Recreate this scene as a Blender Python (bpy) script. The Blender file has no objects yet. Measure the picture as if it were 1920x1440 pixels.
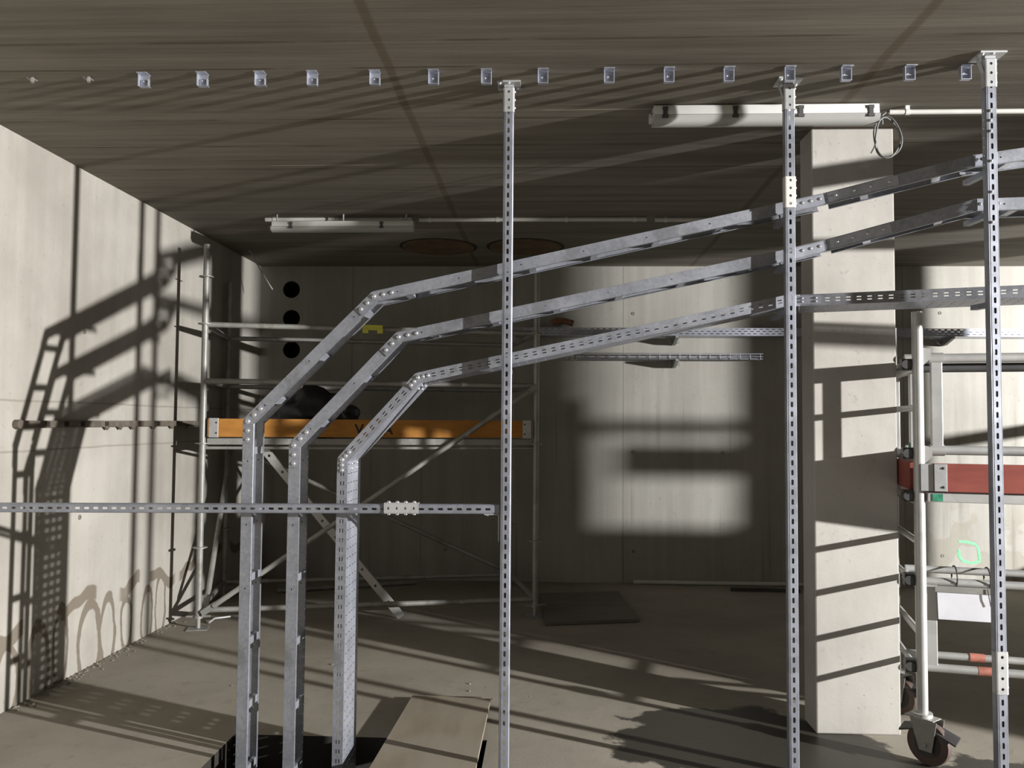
import bpy, bmesh, math, random
from mathutils import Vector, Matrix
random.seed(7)
SC = bpy.context.scene
COL = SC.collection
V = Vector

# ------------------------------------------------------------------ camera
FPX = 1553.0
CAM = V((0, 0, 1.61))
_d = V((65, 70, FPX)).normalized()
_u = V((255, -34600, FPX)); _u = (_u - _u.dot(_d)*_d).normalized()
_x = _d.cross(_u).normalized()
cd = bpy.data.cameras.new('camera'); cam = bpy.data.objects.new('camera', cd); COL.objects.link(cam)
cd.sensor_width = 36; cd.lens = FPX/1920*36; cd.clip_start = .05; cd.clip_end = 100
rt = V((_x.x, _d.x, _u.x)); up = -V((_x.y, _d.y, _u.y)); bk = -V((_x.z, _d.z, _u.z))
m = Matrix((rt, up, bk)).transposed().to_4x4(); m.translation = CAM
cam.matrix_world = m
SC.camera = cam

# measurements taken in the photograph -> points in the room
def ray(u, v):
    c = V(((u-960)/FPX, (v-720)/FPX, 1))
    return V((c.dot(_x), c.dot(_d), c.dot(_u)))
def at(u, v, Y):
    r = ray(u, v); return CAM + r*(Y/r.y)
def fl(u, v, z=0.0):
    r = ray(u, v); return CAM + r*((z-CAM.z)/r.z)
def wl(u, v, X=-2.96):
    r = ray(u, v); return CAM + r*(X/r.x)

XL, YB, ZC = -2.96, 8.40, 3.19
XR, YF = 11.0, -4.0
EX, EY, EZ = V((1, 0, 0)), V((0, 1, 0)), V((0, 0, 1))

# ------------------------------------------------------------------ materials
class NT:
    def __init__(s, name):
        s.m = bpy.data.materials.new(name); s.m.use_nodes = True
        s.t = s.m.node_tree; s.b = s.t.nodes['Principled BSDF']
    def n(s, typ, **kw):
        o = s.t.nodes.new(typ)
        for k, v in kw.items(): setattr(o, k, v)
        return o
    def put(s, sock, v):
        if hasattr(v, 'is_output'): s.t.links.new(v, sock)
        elif v is not None: sock.default_value = v
    def math(s, op, a, b=None, c=None, clamp=False):
        o = s.n('ShaderNodeMath', operation=op); o.use_clamp = clamp
        s.put(o.inputs[0], a); s.put(o.inputs[1], b)
        if c is not None: s.put(o.inputs[2], c)
        return o.outputs[0]
    def coord(s):
        return s.n('ShaderNodeTexCoord').outputs['Object']
    def scale(s, vec, sc):
        o = s.n('ShaderNodeMapping'); s.put(o.inputs['Vector'], vec); o.inputs['Scale'].default_value = sc
        return o.outputs[0]
    def noise(s, vec, sc, detail=5, rough=.55):
        o = s.n('ShaderNodeTexNoise'); s.put(o.inputs['Vector'], vec)
        o.inputs['Scale'].default_value = sc; o.inputs['Detail'].default_value = detail; o.inputs['Roughness'].default_value = rough
        return o.outputs['Fac']
    def ramp(s, f, stops):
        o = s.n('ShaderNodeValToRGB'); s.put(o.inputs[0], f)
        el = o.color_ramp.elements
        while len(el) < len(stops): el.new(.5)
        for e, (p, c) in zip(el, stops):
            e.position = p; e.color = (c, c, c, 1) if not isinstance(c, tuple) else (*c, 1)
        return o.outputs[0]
    def mix(s, f, a, b, mode='MIX'):
        o = s.n('ShaderNodeMix', data_type='RGBA', blend_type=mode)
        s.put(o.inputs['Factor'], f)
        s.put(o.inputs['A'], (*a, 1) if isinstance(a, tuple) else a)
        s.put(o.inputs['B'], (*b, 1) if isinstance(b, tuple) else b)
        return o.outputs['Result']
    def sep(s, vec):
        o = s.n('ShaderNodeSeparateXYZ'); s.put(o.inputs[0], vec); return o.outputs
    def smooth(s, x, a, b):
        o = s.n('ShaderNodeMapRange', interpolation_type='SMOOTHSTEP')
        s.put(o.inputs[0], x); o.inputs[1].default_value = a; o.inputs[2].default_value = b
        o.inputs[3].default_value = 0; o.inputs[4].default_value = 1
        return o.outputs[0]
    def bump(s, h, st, dist=.01):
        o = s.n('ShaderNodeBump'); s.put(o.inputs['Height'], h)
        o.inputs['Strength'].default_value = st; o.inputs['Distance'].default_value = dist
        s.t.links.new(o.outputs[0], s.b.inputs['Normal'])
    def set(s, col=None, rough=None, metal=None, spec=None):
        if col is not None: s.put(s.b.inputs['Base Color'], (*col, 1) if isinstance(col, tuple) else col)
        if rough is not None: s.put(s.b.inputs['Roughness'], rough)
        if metal is not None: s.put(s.b.inputs['Metallic'], metal)
        if spec is not None: s.put(s.b.inputs['Specular IOR Level'], spec)
        return s.m

def line(n, x, c, w):
    "1 on the line x=c of half width w, 0 elsewhere"
    return n.math('SUBTRACT', 1.0, n.smooth(n.math('ABSOLUTE', n.math('SUBTRACT', x, c)), w*.4, w))

def concrete(name, lo, hi, streak=.5, extra=None, vert=True):
    n = NT(name); co = n.coord()
    a = n.noise(co, .9, 6, .6)
    b = n.noise(n.scale(co, (7, 7, .35) if vert else (1, 1, 1)), 1.0, 5, .6)
    c = n.noise(co, 26, 4, .6)
    f = n.math('ADD', n.math('MULTIPLY', a, 1-streak*.5), n.math('MULTIPLY', b, streak*.5))
    col = n.mix(n.smooth(f, .3, .7), lo, hi)
    col = n.mix(n.math('MULTIPLY', n.smooth(c, .62, .74), .35), col, tuple(x*.6 for x in lo))
    vo = n.n('ShaderNodeTexVoronoi'); n.put(vo.inputs['Vector'], co); vo.inputs['Scale'].default_value = 16
    pore = n.math('MULTIPLY', n.math('SUBTRACT', 1.0, n.smooth(vo.outputs['Distance'], .03, .07)), n.smooth(n.noise(co, 3), .48, .6))
    col = n.mix(n.math('MULTIPLY', pore, .55), col, tuple(x*.35 for x in lo))
    if extra: col = extra(n, co, col)
    n.bump(n.math('ADD', c, n.math('MULTIPLY', pore, -1.5)), .25, .004)
    return n.set(col, .85, 0, .25)

def left_extra(n, co, col):
    X, Y, Z = n.sep(co)
    wob = n.math('MULTIPLY', n.math('SUBTRACT', n.noise(co, 2.5), .5), .02)
    Zw = n.math('ADD', Z, wob)
    for c in (1.705, 1.42):
        col = n.mix(n.math('MULTIPLY', line(n, Zw, c, .009), .5), col, (.20, .18, .15))
    # wavy brown tide marks left by water along the foot of the wall
    nz = n.noise(co, 4, 3); nz2 = n.math('MULTIPLY', n.math('SUBTRACT', nz, .5), .10)
    mask = None
    arches = [(4.50, .20, .10, .22), (4.78, .20, .10, .26), (5.00, .26, .07, .24), (5.33, .20, .13, .26),
              (5.55, .22, .09, .24), (5.80, .22, .08, .18), (6.10, .18, .08, .22), (6.32, .24, .08, .24)]
    for cy, cz, ry, rz in arches:
        a = n.math('DIVIDE', n.math('SUBTRACT', n.math('ADD', Y, nz2), cy), ry)
        b = n.math('DIVIDE', n.math('SUBTRACT', n.math('ADD', Z, nz2), cz-.06), rz)
        r = n.math('SQRT', n.math('ADD', n.math('MULTIPLY', a, a), n.math('MULTIPLY', b, b)))
        k = n.math('SUBTRACT', 1.0, n.smooth(n.math('ABSOLUTE', n.math('SUBTRACT', r, 1.0)), .13, .19))
        mask = k if mask is None else n.math('MAXIMUM', mask, k)
    band = n.math('ADD', n.math('MULTIPLY', n.math('SUBTRACT', n.noise(n.scale(co, (1, 2.2, .5)), 1.0, 2), .5), .5), .41)
    bd = n.math('SUBTRACT', 1.0, n.smooth(n.math('ABSOLUTE', n.math('SUBTRACT', Z, band)), .035, .05))
    gate = n.smooth(n.noise(n.scale(co, (1, 2.6, .01)), 1.0, 1), .44, .50)
    mask = n.math('MAXIMUM', mask, n.math('MULTIPLY', bd, gate))
    return n.mix(n.math('MULTIPLY', mask, .74), col, (.13, .10, .065))

def back_extra(n, co, col):
    X, Y, Z = n.sep(co)
    for c in (.77, -2.0, 3.55):
        col = n.mix(n.math('MULTIPLY', line(n, X, c, .008), .45), col, (.12, .11, .09))
    s = n.smooth(n.noise(n.scale(co, (14, 1, .5)), 1.0, 4), .56, .72)
    g = n.math('MULTIPLY', s, n.smooth(Z, 2.2, 1.2))
    col = n.mix(n.math('MULTIPLY', g, .5), col, (.15, .14, .12))
    # damp blotches under the spray mark on the right
    bl = n.math('MULTIPLY', n.smooth(n.noise(co, 3.2, 2), .5, .54), n.math('MULTIPLY', n.smooth(X, 3.2, 3.6), n.smooth(Z, 1.0, .6)))
    return n.mix(n.math('MULTIPLY', bl, .35), col, (.22, .20, .15))

M = {}
M['wall'] = concrete('wall_concrete', (.31, .29, .258), (.47, .45, .41), .5, left_extra)
M['back'] = concrete('back_concrete', (.27, .258, .23), (.37, .358, .325), .9, back_extra)
M['offwall'] = concrete('site_wall_concrete', (.13, .124, .11), (.19, .18, .16), .3)
M['pit'] = concrete('shaded_pit_concrete', (.016, .015, .013), (.035, .032, .028), .3)  # shade inside the pit is put into this near-black colour
M['column'] = concrete('column_concrete', (.285, .270, .247), (.44, .425, .398), .3)

def ceiling_mat():
    n = NT('ceiling_concrete'); co = n.coord(); X, Y, Z = n.sep(co)
    a = n.noise(n.scale(co, (.35, 9, 1)), 1.0, 8, .68)
    b = n.noise(co, .8, 4)
    g = n.noise(n.scale(co, (1.4, 30, 1)), 1.0, 4, .6)
    f = n.math('ADD', n.math('MULTIPLY', a, .6), n.math('ADD', n.math('MULTIPLY', b, .25), n.math('MULTIPLY', g, .25)))
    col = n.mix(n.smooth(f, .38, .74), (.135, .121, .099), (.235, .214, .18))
    wob = n.math('MULTIPLY', n.math('SUBTRACT', n.noise(co, 1.6, 5), .5), .05)
    br = n.smooth(n.noise(co, 2.0, 3), .36, .56)
    for y in (2.45, 2.86, 3.36, 3.62, 4.25, 4.67, 5.1, 5.9, 6.9):
        col = n.mix(n.math('MULTIPLY', n.math('MULTIPLY', line(n, n.math('ADD', Y, n.math('MULTIPLY', wob, .3)), y, .014), br), .65), col, (.075, .062, .045))
    for x in (-.715, 1.45):
        col = n.mix(n.math('MULTIPLY', line(n, n.math('ADD', X, wob), x, .03), .55), col, (.10, .075, .045))
    for y, x0, x1 in ((4.145, -.05, .58), (5.03, -1.75, -1.05)):
        k = n.math('MULTIPLY', line(n, Y, y, .004), n.math('MULTIPLY', n.smooth(X, x0, x0+.05), n.smooth(X, x1, x1-.05)))
        col = n.mix(n.math('MULTIPLY', k, .8), col, (.62, .58, .48))
    n.bump(g, .3, .006)
    return n.set(col, .9, 0, .2)
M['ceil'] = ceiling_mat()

def floor_mat():
    n = NT('floor_concrete'); co = n.coord(); X, Y, Z = n.sep(co)
    a = n.noise(co, .7, 6, .6); b = n.noise(co, 9, 5); c = n.noise(co, 60, 3)
    col = n.mix(n.smooth(a, .3, .7), (.235, .212, .174), (.325, .30, .25))
    col = n.mix(n.math('MULTIPLY', n.smooth(b, .55, .72), .35), col, (.19, .168, .134))
    nz = n.math('MULTIPLY', n.math('SUBTRACT', n.noise(co, 2.3, 6, .6), .5), 1.6)
    e = None
    for cx, cy, rx, ry in ((1.95, 3.5, 1.75, .66), (1.02, 4.28, .66, .52)):
        p = n.math('DIVIDE', n.math('SUBTRACT', X, cx), rx); q = n.math('DIVIDE', n.math('SUBTRACT', Y, cy), ry)
        r = n.math('ADD', n.math('SQRT', n.math('ADD', n.math('MULTIPLY', p, p), n.math('MULTIPLY', q, q))), nz)
        k = n.math('SUBTRACT', 1.0, n.smooth(r, .95, 1.05))
        e = k if e is None else n.math('MAXIMUM', e, k)
    col = n.mix(e, col, (.045, .041, .034))
    n.put(n.b.inputs['Roughness'], n.math('SUBTRACT', .88, n.math('MULTIPLY', e, .45)))
    n.bump(n.math('ADD', b, n.math('MULTIPLY', c, .4)), .25, .006)
    return n.set(col, None, 0, .25)
M['floor'] = floor_mat()

def galv(name, lo, hi, rough=.42, metal=.55, sc=22, dirt=None):
    n = NT(name); co = n.coord()
    vo = n.n('ShaderNodeTexVoronoi'); n.put(vo.inputs['Vector'], co); vo.inputs['Scale'].default_value = sc
    g = n.n('ShaderNodeRGBToBW'); n.t.links.new(vo.outputs['Color'], g.inputs[0])
    a = n.noise(co, 5, 5)
    f = n.math('ADD', n.math('MULTIPLY', g.outputs[0], .25), n.math('MULTIPLY', a, .85))
    col = n.mix(n.smooth(f, .25, .85), lo, hi)
    if dirt:
        col = n.mix(n.math('MULTIPLY', n.smooth(n.noise(co, 3.5, 6, .65), .53, .62), .55), col, dirt)
    n.put(n.b.inputs['Roughness'], n.math('ADD', rough-.08, n.math('MULTIPLY', a, .2)))
    return n.set(col, None, metal, .5)
M['galv'] = galv('galvanised_steel', (.225, .238, .275), (.345, .362, .418))
M['tray'] = galv('galvanised_tray', (.21, .221, .25), (.33, .343, .385), .42, .5, 75, (.15, .153, .16))
M['zinc'] = galv('bright_zinc', (.36, .377, .437), (.51, .53, .605), .34, .6, 34)
M['tube'] = galv('scaffold_tube', (.25, .248, .235), (.36, .355, .335), .5, .35, 14, (.18, .165, .14))
M['alu'] = galv('aluminium_tube', (.40, .40, .39), (.52, .52, .51), .42, .4, 10)
M['bolt'] = galv('bolt_steel', (.55, .56, .59), (.72, .73, .76), .25, .75, 60)
M['cap'] = galv('plate_steel', (.38, .385, .39), (.50, .505, .51), .42, .4, 24)

def plain(name, col, rough=.6, metal=0, var=.18, sc=8, spec=.4):
    n = NT(name); co = n.coord(); a = n.noise(co, sc, 5, .6)
    c = n.mix(n.smooth(a, .3, .7), tuple(x*(1-var) for x in col), tuple(min(1, x*(1+var)) for x in col))
    return n.set(c, rough, metal, spec)
M['white'] = plain('white_plastic', (.56, .56, .545), .35, 0, .04)
M['conduit'] = plain('conduit_plastic', (.50, .49, .46), .45, 0, .06)
M['dark'] = plain('dark_clip_and_shade', (.06, .06, .06), .5)
M['black'] = plain('black_plastic', (.022, .022, .024), .35, 0, .3, 14)
M['rubber'] = plain('black_rubber', (.05, .048, .045), .7, 0, .3)
M['tyre'] = plain('brown_tyre', (.10, .07, .06), .65, 0, .2)
M['tieh'] = plain('tie_hole_mortar', (.20, .19, .17), .9)
M['rail'] = plain('dull_brown_steel', (.15, .13, .105), .6, .2, .25, 12)
M['cable'] = plain('grey_cable', (.13, .13, .125), .5)
M['lettering'] = plain('black_paint', (.02, .018, .016), .6)
M['yellow'] = plain('yellow_plastic', (.62, .60, .09), .5, 0, .08)
M['green'] = plain('green_spray_paint', (.16, .80, .26), .6, 0, .15, 30)
M['redtape'] = plain('red_tape', (.42, .16, .12), .6, 0, .25, 20)
M['disc'] = plain('brown_plywood_cover', (.13, .085, .045), .75, 0, .25, 6)
M['gap_shade'] = plain('dark_joint_and_shade', (.03, .025, .02), .9)
M['sheet'] = galv('silver_sheet', (.74, .75, .82), (.90, .91, .97), .32, .25, 5)
M['rust'] = plain('rusty_wrap', (.25, .11, .07), .8, 0, .3, 25)
M['splat'] = plain('dark_green_paint', (.03, .22, .13), .6, 0, .3, 30)

def board(name, lo, hi, sc=(3, 22, 22), dust=None):
    n = NT(name); co = n.coord()
    a = n.noise(n.scale(co, sc), 1.0, 6, .6); b = n.noise(co, 3, 4)
    col = n.mix(n.smooth(n.math('ADD', n.math('MULTIPLY', a, .6), n.math('MULTIPLY', b, .4)), .32, .68), lo, hi)
    if dust: col = n.mix(n.math('MULTIPLY', n.smooth(n.noise(co, 2.2, 5), .42, .62), .6), col, dust)
    n.bump(a, .2, .003)
    return n.set(col, .7, 0, .3)
M['orange'] = board('orange_board', (.30, .125, .022), (.42, .19, .04))
M['red'] = board('red_stained_board', (.19, .045, .034), (.26, .066, .05))
M['ply'] = board('dusty_plywood', (.20, .17, .125), (.27, .235, .18), (12, 2, 12), (.25, .225, .18))
M['plydark'] = board('grey_plywood', (.12, .108, .09), (.165, .15, .125), (2, 9, 9))
M['rubble'] = plain('concrete_rubble', (.22, .205, .175), .9, 0, .3, 30)

def diffuser_mat():
    n = NT('ribbed_diffuser'); co = n.coord()
    n.set((.46, .46, .445), .22, 0, .5)
    n.b.inputs['Transmission Weight'].default_value = .35
    n.b.inputs['IOR'].default_value = 1.2
    return n.m
M['diff'] = diffuser_mat()

# ------------------------------------------------------------------ mesh building
class MB:
    def __init__(s): s.v = []; s.f = []
    def add(s, vs, fs):
        k = len(s.v); s.v += [V(p) for p in vs]; s.f += [tuple(k+i for i in f) for f in fs]; return s
    def quad(s, a, b, c, d): return s.add([a, b, c, d], [(0, 1, 2, 3)])
    def box(s, c, sx, sy, sz, X=EX, Y=EY, Z=EZ, bev=0):
        c = V(c); X, Y, Z = V(X).normalized()*sx/2, V(Y).normalized()*sy/2, V(Z).normalized()*sz/2
        vs = [c+X*i+Y*j+Z*k for k in (-1, 1) for j in (-1, 1) for i in (-1, 1)]
        return s.add(vs, [(0, 2, 3, 1), (4, 5, 7, 6), (0, 1, 5, 4), (2, 6, 7, 3), (0, 4, 6, 2), (1, 3, 7, 5)])
    def span(s, a, b):
        a, b = V(a), V(b); c = (a+b)/2; d = b-a
        return s.box(c, abs(d.x), abs(d.y), abs(d.z))
    def bar(s, p0, p1, w, h, side=None):
        "box from p0 to p1; h along side, w across"
        p0, p1 = V(p0), V(p1); t = (p1-p0); L = t.length; t.normalize()
        sd = V(side) if side is not None else (EZ if abs(t.z) < .9 else EY)
        z = (sd - sd.dot(t)*t).normalized(); y = z.cross(t)
        return s.box((p0+p1)/2, L, w, h, t, y, z)
    def prism(s, pts, off):
        "extrude a planar polygon by a vector"
        n = len(pts); off = V(off)
        vs = [V(p) for p in pts]+[V(p)+off for p in pts]
        fs = [tuple(range(n))[::-1], tuple(range(n, 2*n))]+[(i, (i+1) % n, n+(i+1) % n, n+i) for i in range(n)]
        return s.add(vs, fs)
    def cyl(s, p0, p1, r, n=14, r1=None, caps=True):
        p0, p1 = V(p0), V(p1); t = (p1-p0).normalized(); r1 = r if r1 is None else r1
        a = t.orthogonal().normalized(); b = t.cross(a)
        vs = []
        for p, q in ((p0, r), (p1, r1)):
            vs += [p+(a*math.cos(2*math.pi*i/n)+b*math.sin(2*math.pi*i/n))*q for i in range(n)]
        fs = [(i, (i+1) % n, n+(i+1) % n, n+i) for i in range(n)]
        if caps: fs += [tuple(range(n))[::-1], tuple(range(n, 2*n))]
        return s.add(vs, fs)
    def hollow(s, p0, p1, r, th=.004, n=16):
        s.cyl(p0, p1, r, n, caps=False); s.cyl(p1, p0, r-th, n, caps=False)
        p0, p1 = V(p0), V(p1); t = (p1-p0).normalized(); a = t.orthogonal().normalized(); b = t.cross(a)
        for p in (p0, p1):
            ring = [p+(a*math.cos(2*math.pi*i/n)+b*math.sin(2*math.pi*i/n))*q for q in (r, r-th) for i in range(n)]
            s.add(ring, [(i, (i+1) % n, n+(i+1) % n, n+i) for i in range(n)])
        return s
    def sweep(s, pts, r, n=8):
        pts = [V(p) for p in pts]; vs = []; prev = None
        for i, p in enumerate(pts):
            t = (pts[min(i+1, len(pts)-1)]-pts[max(i-1, 0)]).normalized()
            a = t.orthogonal().normalized() if prev is None else (prev-prev.dot(t)*t).normalized()
            prev = a; b = t.cross(a)
            vs += [p+(a*math.cos(2*math.pi*k/n)+b*math.sin(2*math.pi*k/n))*r for k in range(n)]
        fs = []
        for i in range(len(pts)-1):
            for k in range(n):
                fs.append((i*n+k, i*n+(k+1) % n, (i+1)*n+(k+1) % n, (i+1)*n+k))
        fs += [tuple(range(n))[::-1], tuple(range((len(pts)-1)*n, len(pts)*n))]
        return s.add(vs, fs)
    def dome(s, p, nrm, r, h=None, n=10):
        p = V(p); nrm = V(nrm).normalized(); h = h or r*.7
        a = nrm.orthogonal().normalized(); b = nrm.cross(a); vs = []; rings = 3
        for j in range(rings):
            w = j*math.pi/2/rings
            vs += [p+nrm*h*math.sin(w)+(a*math.cos(2*math.pi*i/n)+b*math.sin(2*math.pi*i/n))*r*math.cos(w) for i in range(n)]
        vs.append(p+nrm*h); fs = []
        for j in range(rings-1):
            fs += [(j*n+i, j*n+(i+1) % n, (j+1)*n+(i+1) % n, (j+1)*n+i) for i in range(n)]
        fs += [((rings-1)*n+i, (rings-1)*n+(i+1) % n, rings*n) for i in range(n)]
        return s.add(vs, fs)
    def slots(s, O, ux, uy, L, W, rows):
        """sheet from corner O, L along ux, W along uy, with rows of real slots.
        rows: (v centre, pitch, first, slot length, slot width)"""
        O, ux, uy = V(O), V(ux), V(uy); P = lambda a, b: O+ux*a+uy*b
        if not rows: return s.quad(P(0, 0), P(L, 0), P(L, W), P(0, W))
        rows = sorted(rows); bounds = [0]+[(rows[i][0]+rows[i+1][0])/2 for i in range(len(rows)-1)]+[W]
        for (vc, pitch, first, sl, sw), v0, v1 in zip(rows, bounds[:-1], bounds[1:]):
            cs = []; c = first
            while c < L-sl*.5: 
                if c > sl*.5: cs.append(c)
                c += pitch
            x = 0
            for c in cs:
                x0, x1 = max(x, c-pitch/2), min(L, c+pitch/2)
                if x0-x > 1e-5: s.quad(P(x, v0), P(x0, v0), P(x0, v1), P(x, v1))
                h, w = sl/2, sw/2; k = min(h, w)*.6
                a = [(h, -w+k), (h, w-k), (h-k, w), (-h+k, w), (-h, w-k), (-h, -w+k), (-h+k, -w), (h-k, -w)]
                vs = [P(x0, v0), P(x1, v0), P(x1, v1), P(x0, v1)]+[P(c+p, vc+q) for p, q in a]
                s.add(vs, [(1, 2, 5, 4), (2, 6, 5), (2, 3, 7, 6), (3, 8, 7), (3, 0, 9, 8), (0, 10, 9), (0, 1, 11, 10), (1, 4, 11)])
                x = x1
            if L-x > 1e-5: s.quad(P(x, v0), P(L, v0), P(L, v1), P(x, v1))
        return s
    def build(s, name, mat, parent=None, smooth=None, solid=0, weld=False, bevel=0):
        if parent is None:
            org = getattr(s, 'org', None)
            if org is None:
                xs = [p.x for p in s.v]; ys = [p.y for p in s.v]; zs = [p.z for p in s.v]
                org = V(((min(xs)+max(xs))/2, (min(ys)+max(ys))/2, min(zs)))
        else: org = ROOT[parent.name]
        me = bpy.data.meshes.new(name); me.from_pydata([p-org for p in s.v], [], s.f); me.validate()
        if weld or bevel:
            bm = bmesh.new(); bm.from_mesh(me); bmesh.ops.remove_doubles(bm, verts=bm.verts, dist=1e-5)
            bmesh.ops.recalc_face_normals(bm, faces=bm.faces)
            if bevel:
                bmesh.ops.bevel(bm, geom=[e for e in bm.edges if len(e.link_faces) == 2 and e.calc_face_angle(0) > .6], offset=bevel, segments=2, affect='EDGES', profile=.5)
            bm.to_mesh(me); bm.free()
        me.materials.append(mat)
        o = bpy.data.objects.new(name, me); COL.objects.link(o)
        if smooth is not None:
            me.shade_smooth(); me.set_sharp_from_angle(angle=math.radians(smooth))
        if solid:
            md = o.modifiers.new('thickness', 'SOLIDIFY'); md.thickness = solid; md.offset = 0
        if parent is None: o.location = org
        else: o.parent = parent
        ROOT[o.name] = org
        return o
ROOT = {}

def tag(o, label, cat, group=None):
    o['label'] = label; o['category'] = cat
    if group: o['group'] = group
    return o
def thing(name, loc, label, cat, group=None):
    o = bpy.data.objects.new(name, None); COL.objects.link(o); o.location = loc; o.empty_display_size = .1
    ROOT[o.name] = V(loc)
    return tag(o, label, cat, group)
def struct(name, mb, mat, **kw):
    mb.org = V((0, 0, 0)); o = mb.build(name, mat, **kw); o['kind'] = 'structure'; return o
_bolt = {}
def bolt(parent, p, nrm, r=.007, name='bolt', mat=None):
    "one domed bolt head; every head shares one mesh per direction and size"
    nrm = V(nrm).normalized(); key = (round(r, 4), tuple(round(c, 2) for c in nrm), name)
    if key not in _bolt:
        mb = MB(); mb.cyl(V((0, 0, 0)), nrm*r*.35, r*1.25, 12); mb.dome(nrm*r*.3, nrm, r, r*.75, 12)
        me = bpy.data.meshes.new(name); me.from_pydata(mb.v, [], mb.f); me.materials.append(mat or M['bolt'])
        me.shade_smooth(); me.set_sharp_from_angle(angle=.6); _bolt[key] = me
    o = bpy.data.objects.new(name, _bolt[key]); COL.objects.link(o); o.parent = parent
    o.location = V(p)-ROOT[parent.name]; ROOT[o.name] = V(p)
    return o

# ------------------------------------------------------------------ the room
def sheet_with_holes(outer, holes, mat_f):
    "flat polygon with holes (lists of 3D points)"
    bm = bmesh.new(); 
    for loop in [outer]+holes:
        vs = [bm.verts.new(p) for p in loop]
        for i in range(len(vs)): bm.edges.new((vs[i], vs[(i+1) % len(vs)]))
    bmesh.ops.triangle_fill(bm, edges=bm.edges[:], use_beauty=True, use_dissolve=False)
    bm.verts.index_update()
    mb = MB(); mb.add([v.co.copy() for v in bm.verts], [tuple(v.index for v in f.verts) for f in bm.faces]); bm.free()
    return mb

# floor with the rectangular pit the trays drop into
PX0, PX1, PY0, PY1, PZ = -1.585, -.292, 3.45, 4.25, -.75
mb = MB()
for a, b in (((XL, YF), (PX0, YB)), ((PX1, YF), (XR, YB)), ((PX0, YF), (PX1, PY0)), ((PX0, PY1), (PX1, YB))):
    mb.quad((a[0], a[1], 0), (b[0], a[1], 0), (b[0], b[1], 0), (a[0], b[1], 0))
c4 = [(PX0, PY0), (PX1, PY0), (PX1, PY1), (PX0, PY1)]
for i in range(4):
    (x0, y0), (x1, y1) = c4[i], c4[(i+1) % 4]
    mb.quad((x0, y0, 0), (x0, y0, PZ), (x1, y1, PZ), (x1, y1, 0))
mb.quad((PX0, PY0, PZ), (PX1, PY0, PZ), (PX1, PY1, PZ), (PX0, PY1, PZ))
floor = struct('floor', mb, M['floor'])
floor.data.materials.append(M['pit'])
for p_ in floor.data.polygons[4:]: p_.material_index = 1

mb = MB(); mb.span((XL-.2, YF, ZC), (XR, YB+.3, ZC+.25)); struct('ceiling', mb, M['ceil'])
mb = MB(); mb.span((XL-.25, YF, -.8), (XL, YB+.3, ZC)); struct('wall_left', mb, M['wall'])
holes = []; tubes = MB()
for v in (543, 597, 656):
    c = at(546.5, v, YB); r = .088
    ring = [V((c.x+r*math.cos(2*math.pi*i/28), YB, c.z+r*math.sin(2*math.pi*i/28))) for i in range(28)]
    holes.append(ring)
mb = sheet_with_holes([V((XL, YB, 0)), V((XR, YB, 0)), V((XR, YB, ZC)), V((XL, YB, ZC))], holes, None)
for ring in holes:
    n = len(ring)
    for i in range(n):
        a, b = ring[i], ring[(i+1) % n]; mb.quad(a, b, b+EY*.29, a+EY*.29)
mb.quad((XL, YB+.29, 0), (XR, YB+.29, 0), (XR, YB+.29, ZC), (XL, YB+.29, ZC))
back = struct('wall_back', mb, M['back'])
back.data.materials.append(M['gap_shade'])
back.data.polygons[-1].material_index = 1
for p_ in back.data.polygons[-85:]: p_.material_index = 1  # shade in the round holes painted as a dark lining and backing
mb = MB(); mb.span((XL-.25, YF-.25, 0), (XR, YF, ZC)); struct('wall_front', mb, M['offwall'])
mb = MB(); mb.span((XR, YF, 0), (XR+.25, YB, ZC)); struct('wall_far_right', mb, M['offwall'])

# added right-hand wall, unseen beyond the frame: its end and its openings shape the lamp light
L1 = V((9.0, -.2, 2.6)); L2 = V((9.5, 3.6, 2.35))
XW = 5.5
def gate(xb): return L2.y+(YB-L2.y)*(L2.x-XW)/(L2.x-xb)
g0, g1, g2 = gate(.32), gate(1.99), gate(3.73)
YE = 2.325
mb = MB()
mb.span((XW-.06, YE, 0), (XW+.06, g0, ZC))
mb.span((XW-.06, g1, 0), (XW+.06, g2, ZC))
mb.span((XW-.06, g0, 0), (XW+.06, g1, .06))
mb.span((XW-.06, g2, 0), (XW+.06, YB, .55))
mb.span((XW+.06, YE, 0), (XR, YE+.15, ZC))
struct('light_shaping_wall', mb, M['offwall'])
gf = thing('light_baffle', (4.8, 6.3, 0), 'added light-shaping fence with boards and a sheet, outside the frame on the right', 'baffle')  # added out of view: posts, boards and sheet only band the lamp light
for x in (4.215, 5.38): MB().span((x-.04, 6.31, 0), (x+.04, 6.39, 2.05)).build('post', M['ply'], gf)
MB().span((4.17, 6.28, 1.865), (5.42, 6.31, 1.945)).build('board', M['ply'], gf)
MB().span((4.58, 6.28, 1.625), (5.42, 6.31, 1.81)).build('board', M['ply'], gf)
MB().span((4.17, 6.28, 0), (5.42, 6.31, 1.34)).build('sheet', M['ply'], gf)
tag(MB().span((XW-.095, g2-.1, 1.62), (XW-.06, YB-.05, 1.72)).build('baffle_board', M['ply']), 'added light-blocking board across the wide opening by the back wall outside the frame', 'board')  # unseen board added to throw a dark band on the back wall

# column
CX0, CX1, CY0, CY1 = 1.408, 1.842, 4.44, 4.64
mb = MB(); mb.span((CX0, CY0, 0), (CX1, CY1, ZC))
col = struct('concrete_column', mb, M['column'], bevel=.008)
tag(col, 'square bare concrete column standing right of centre under the strip light', 'column')

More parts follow.
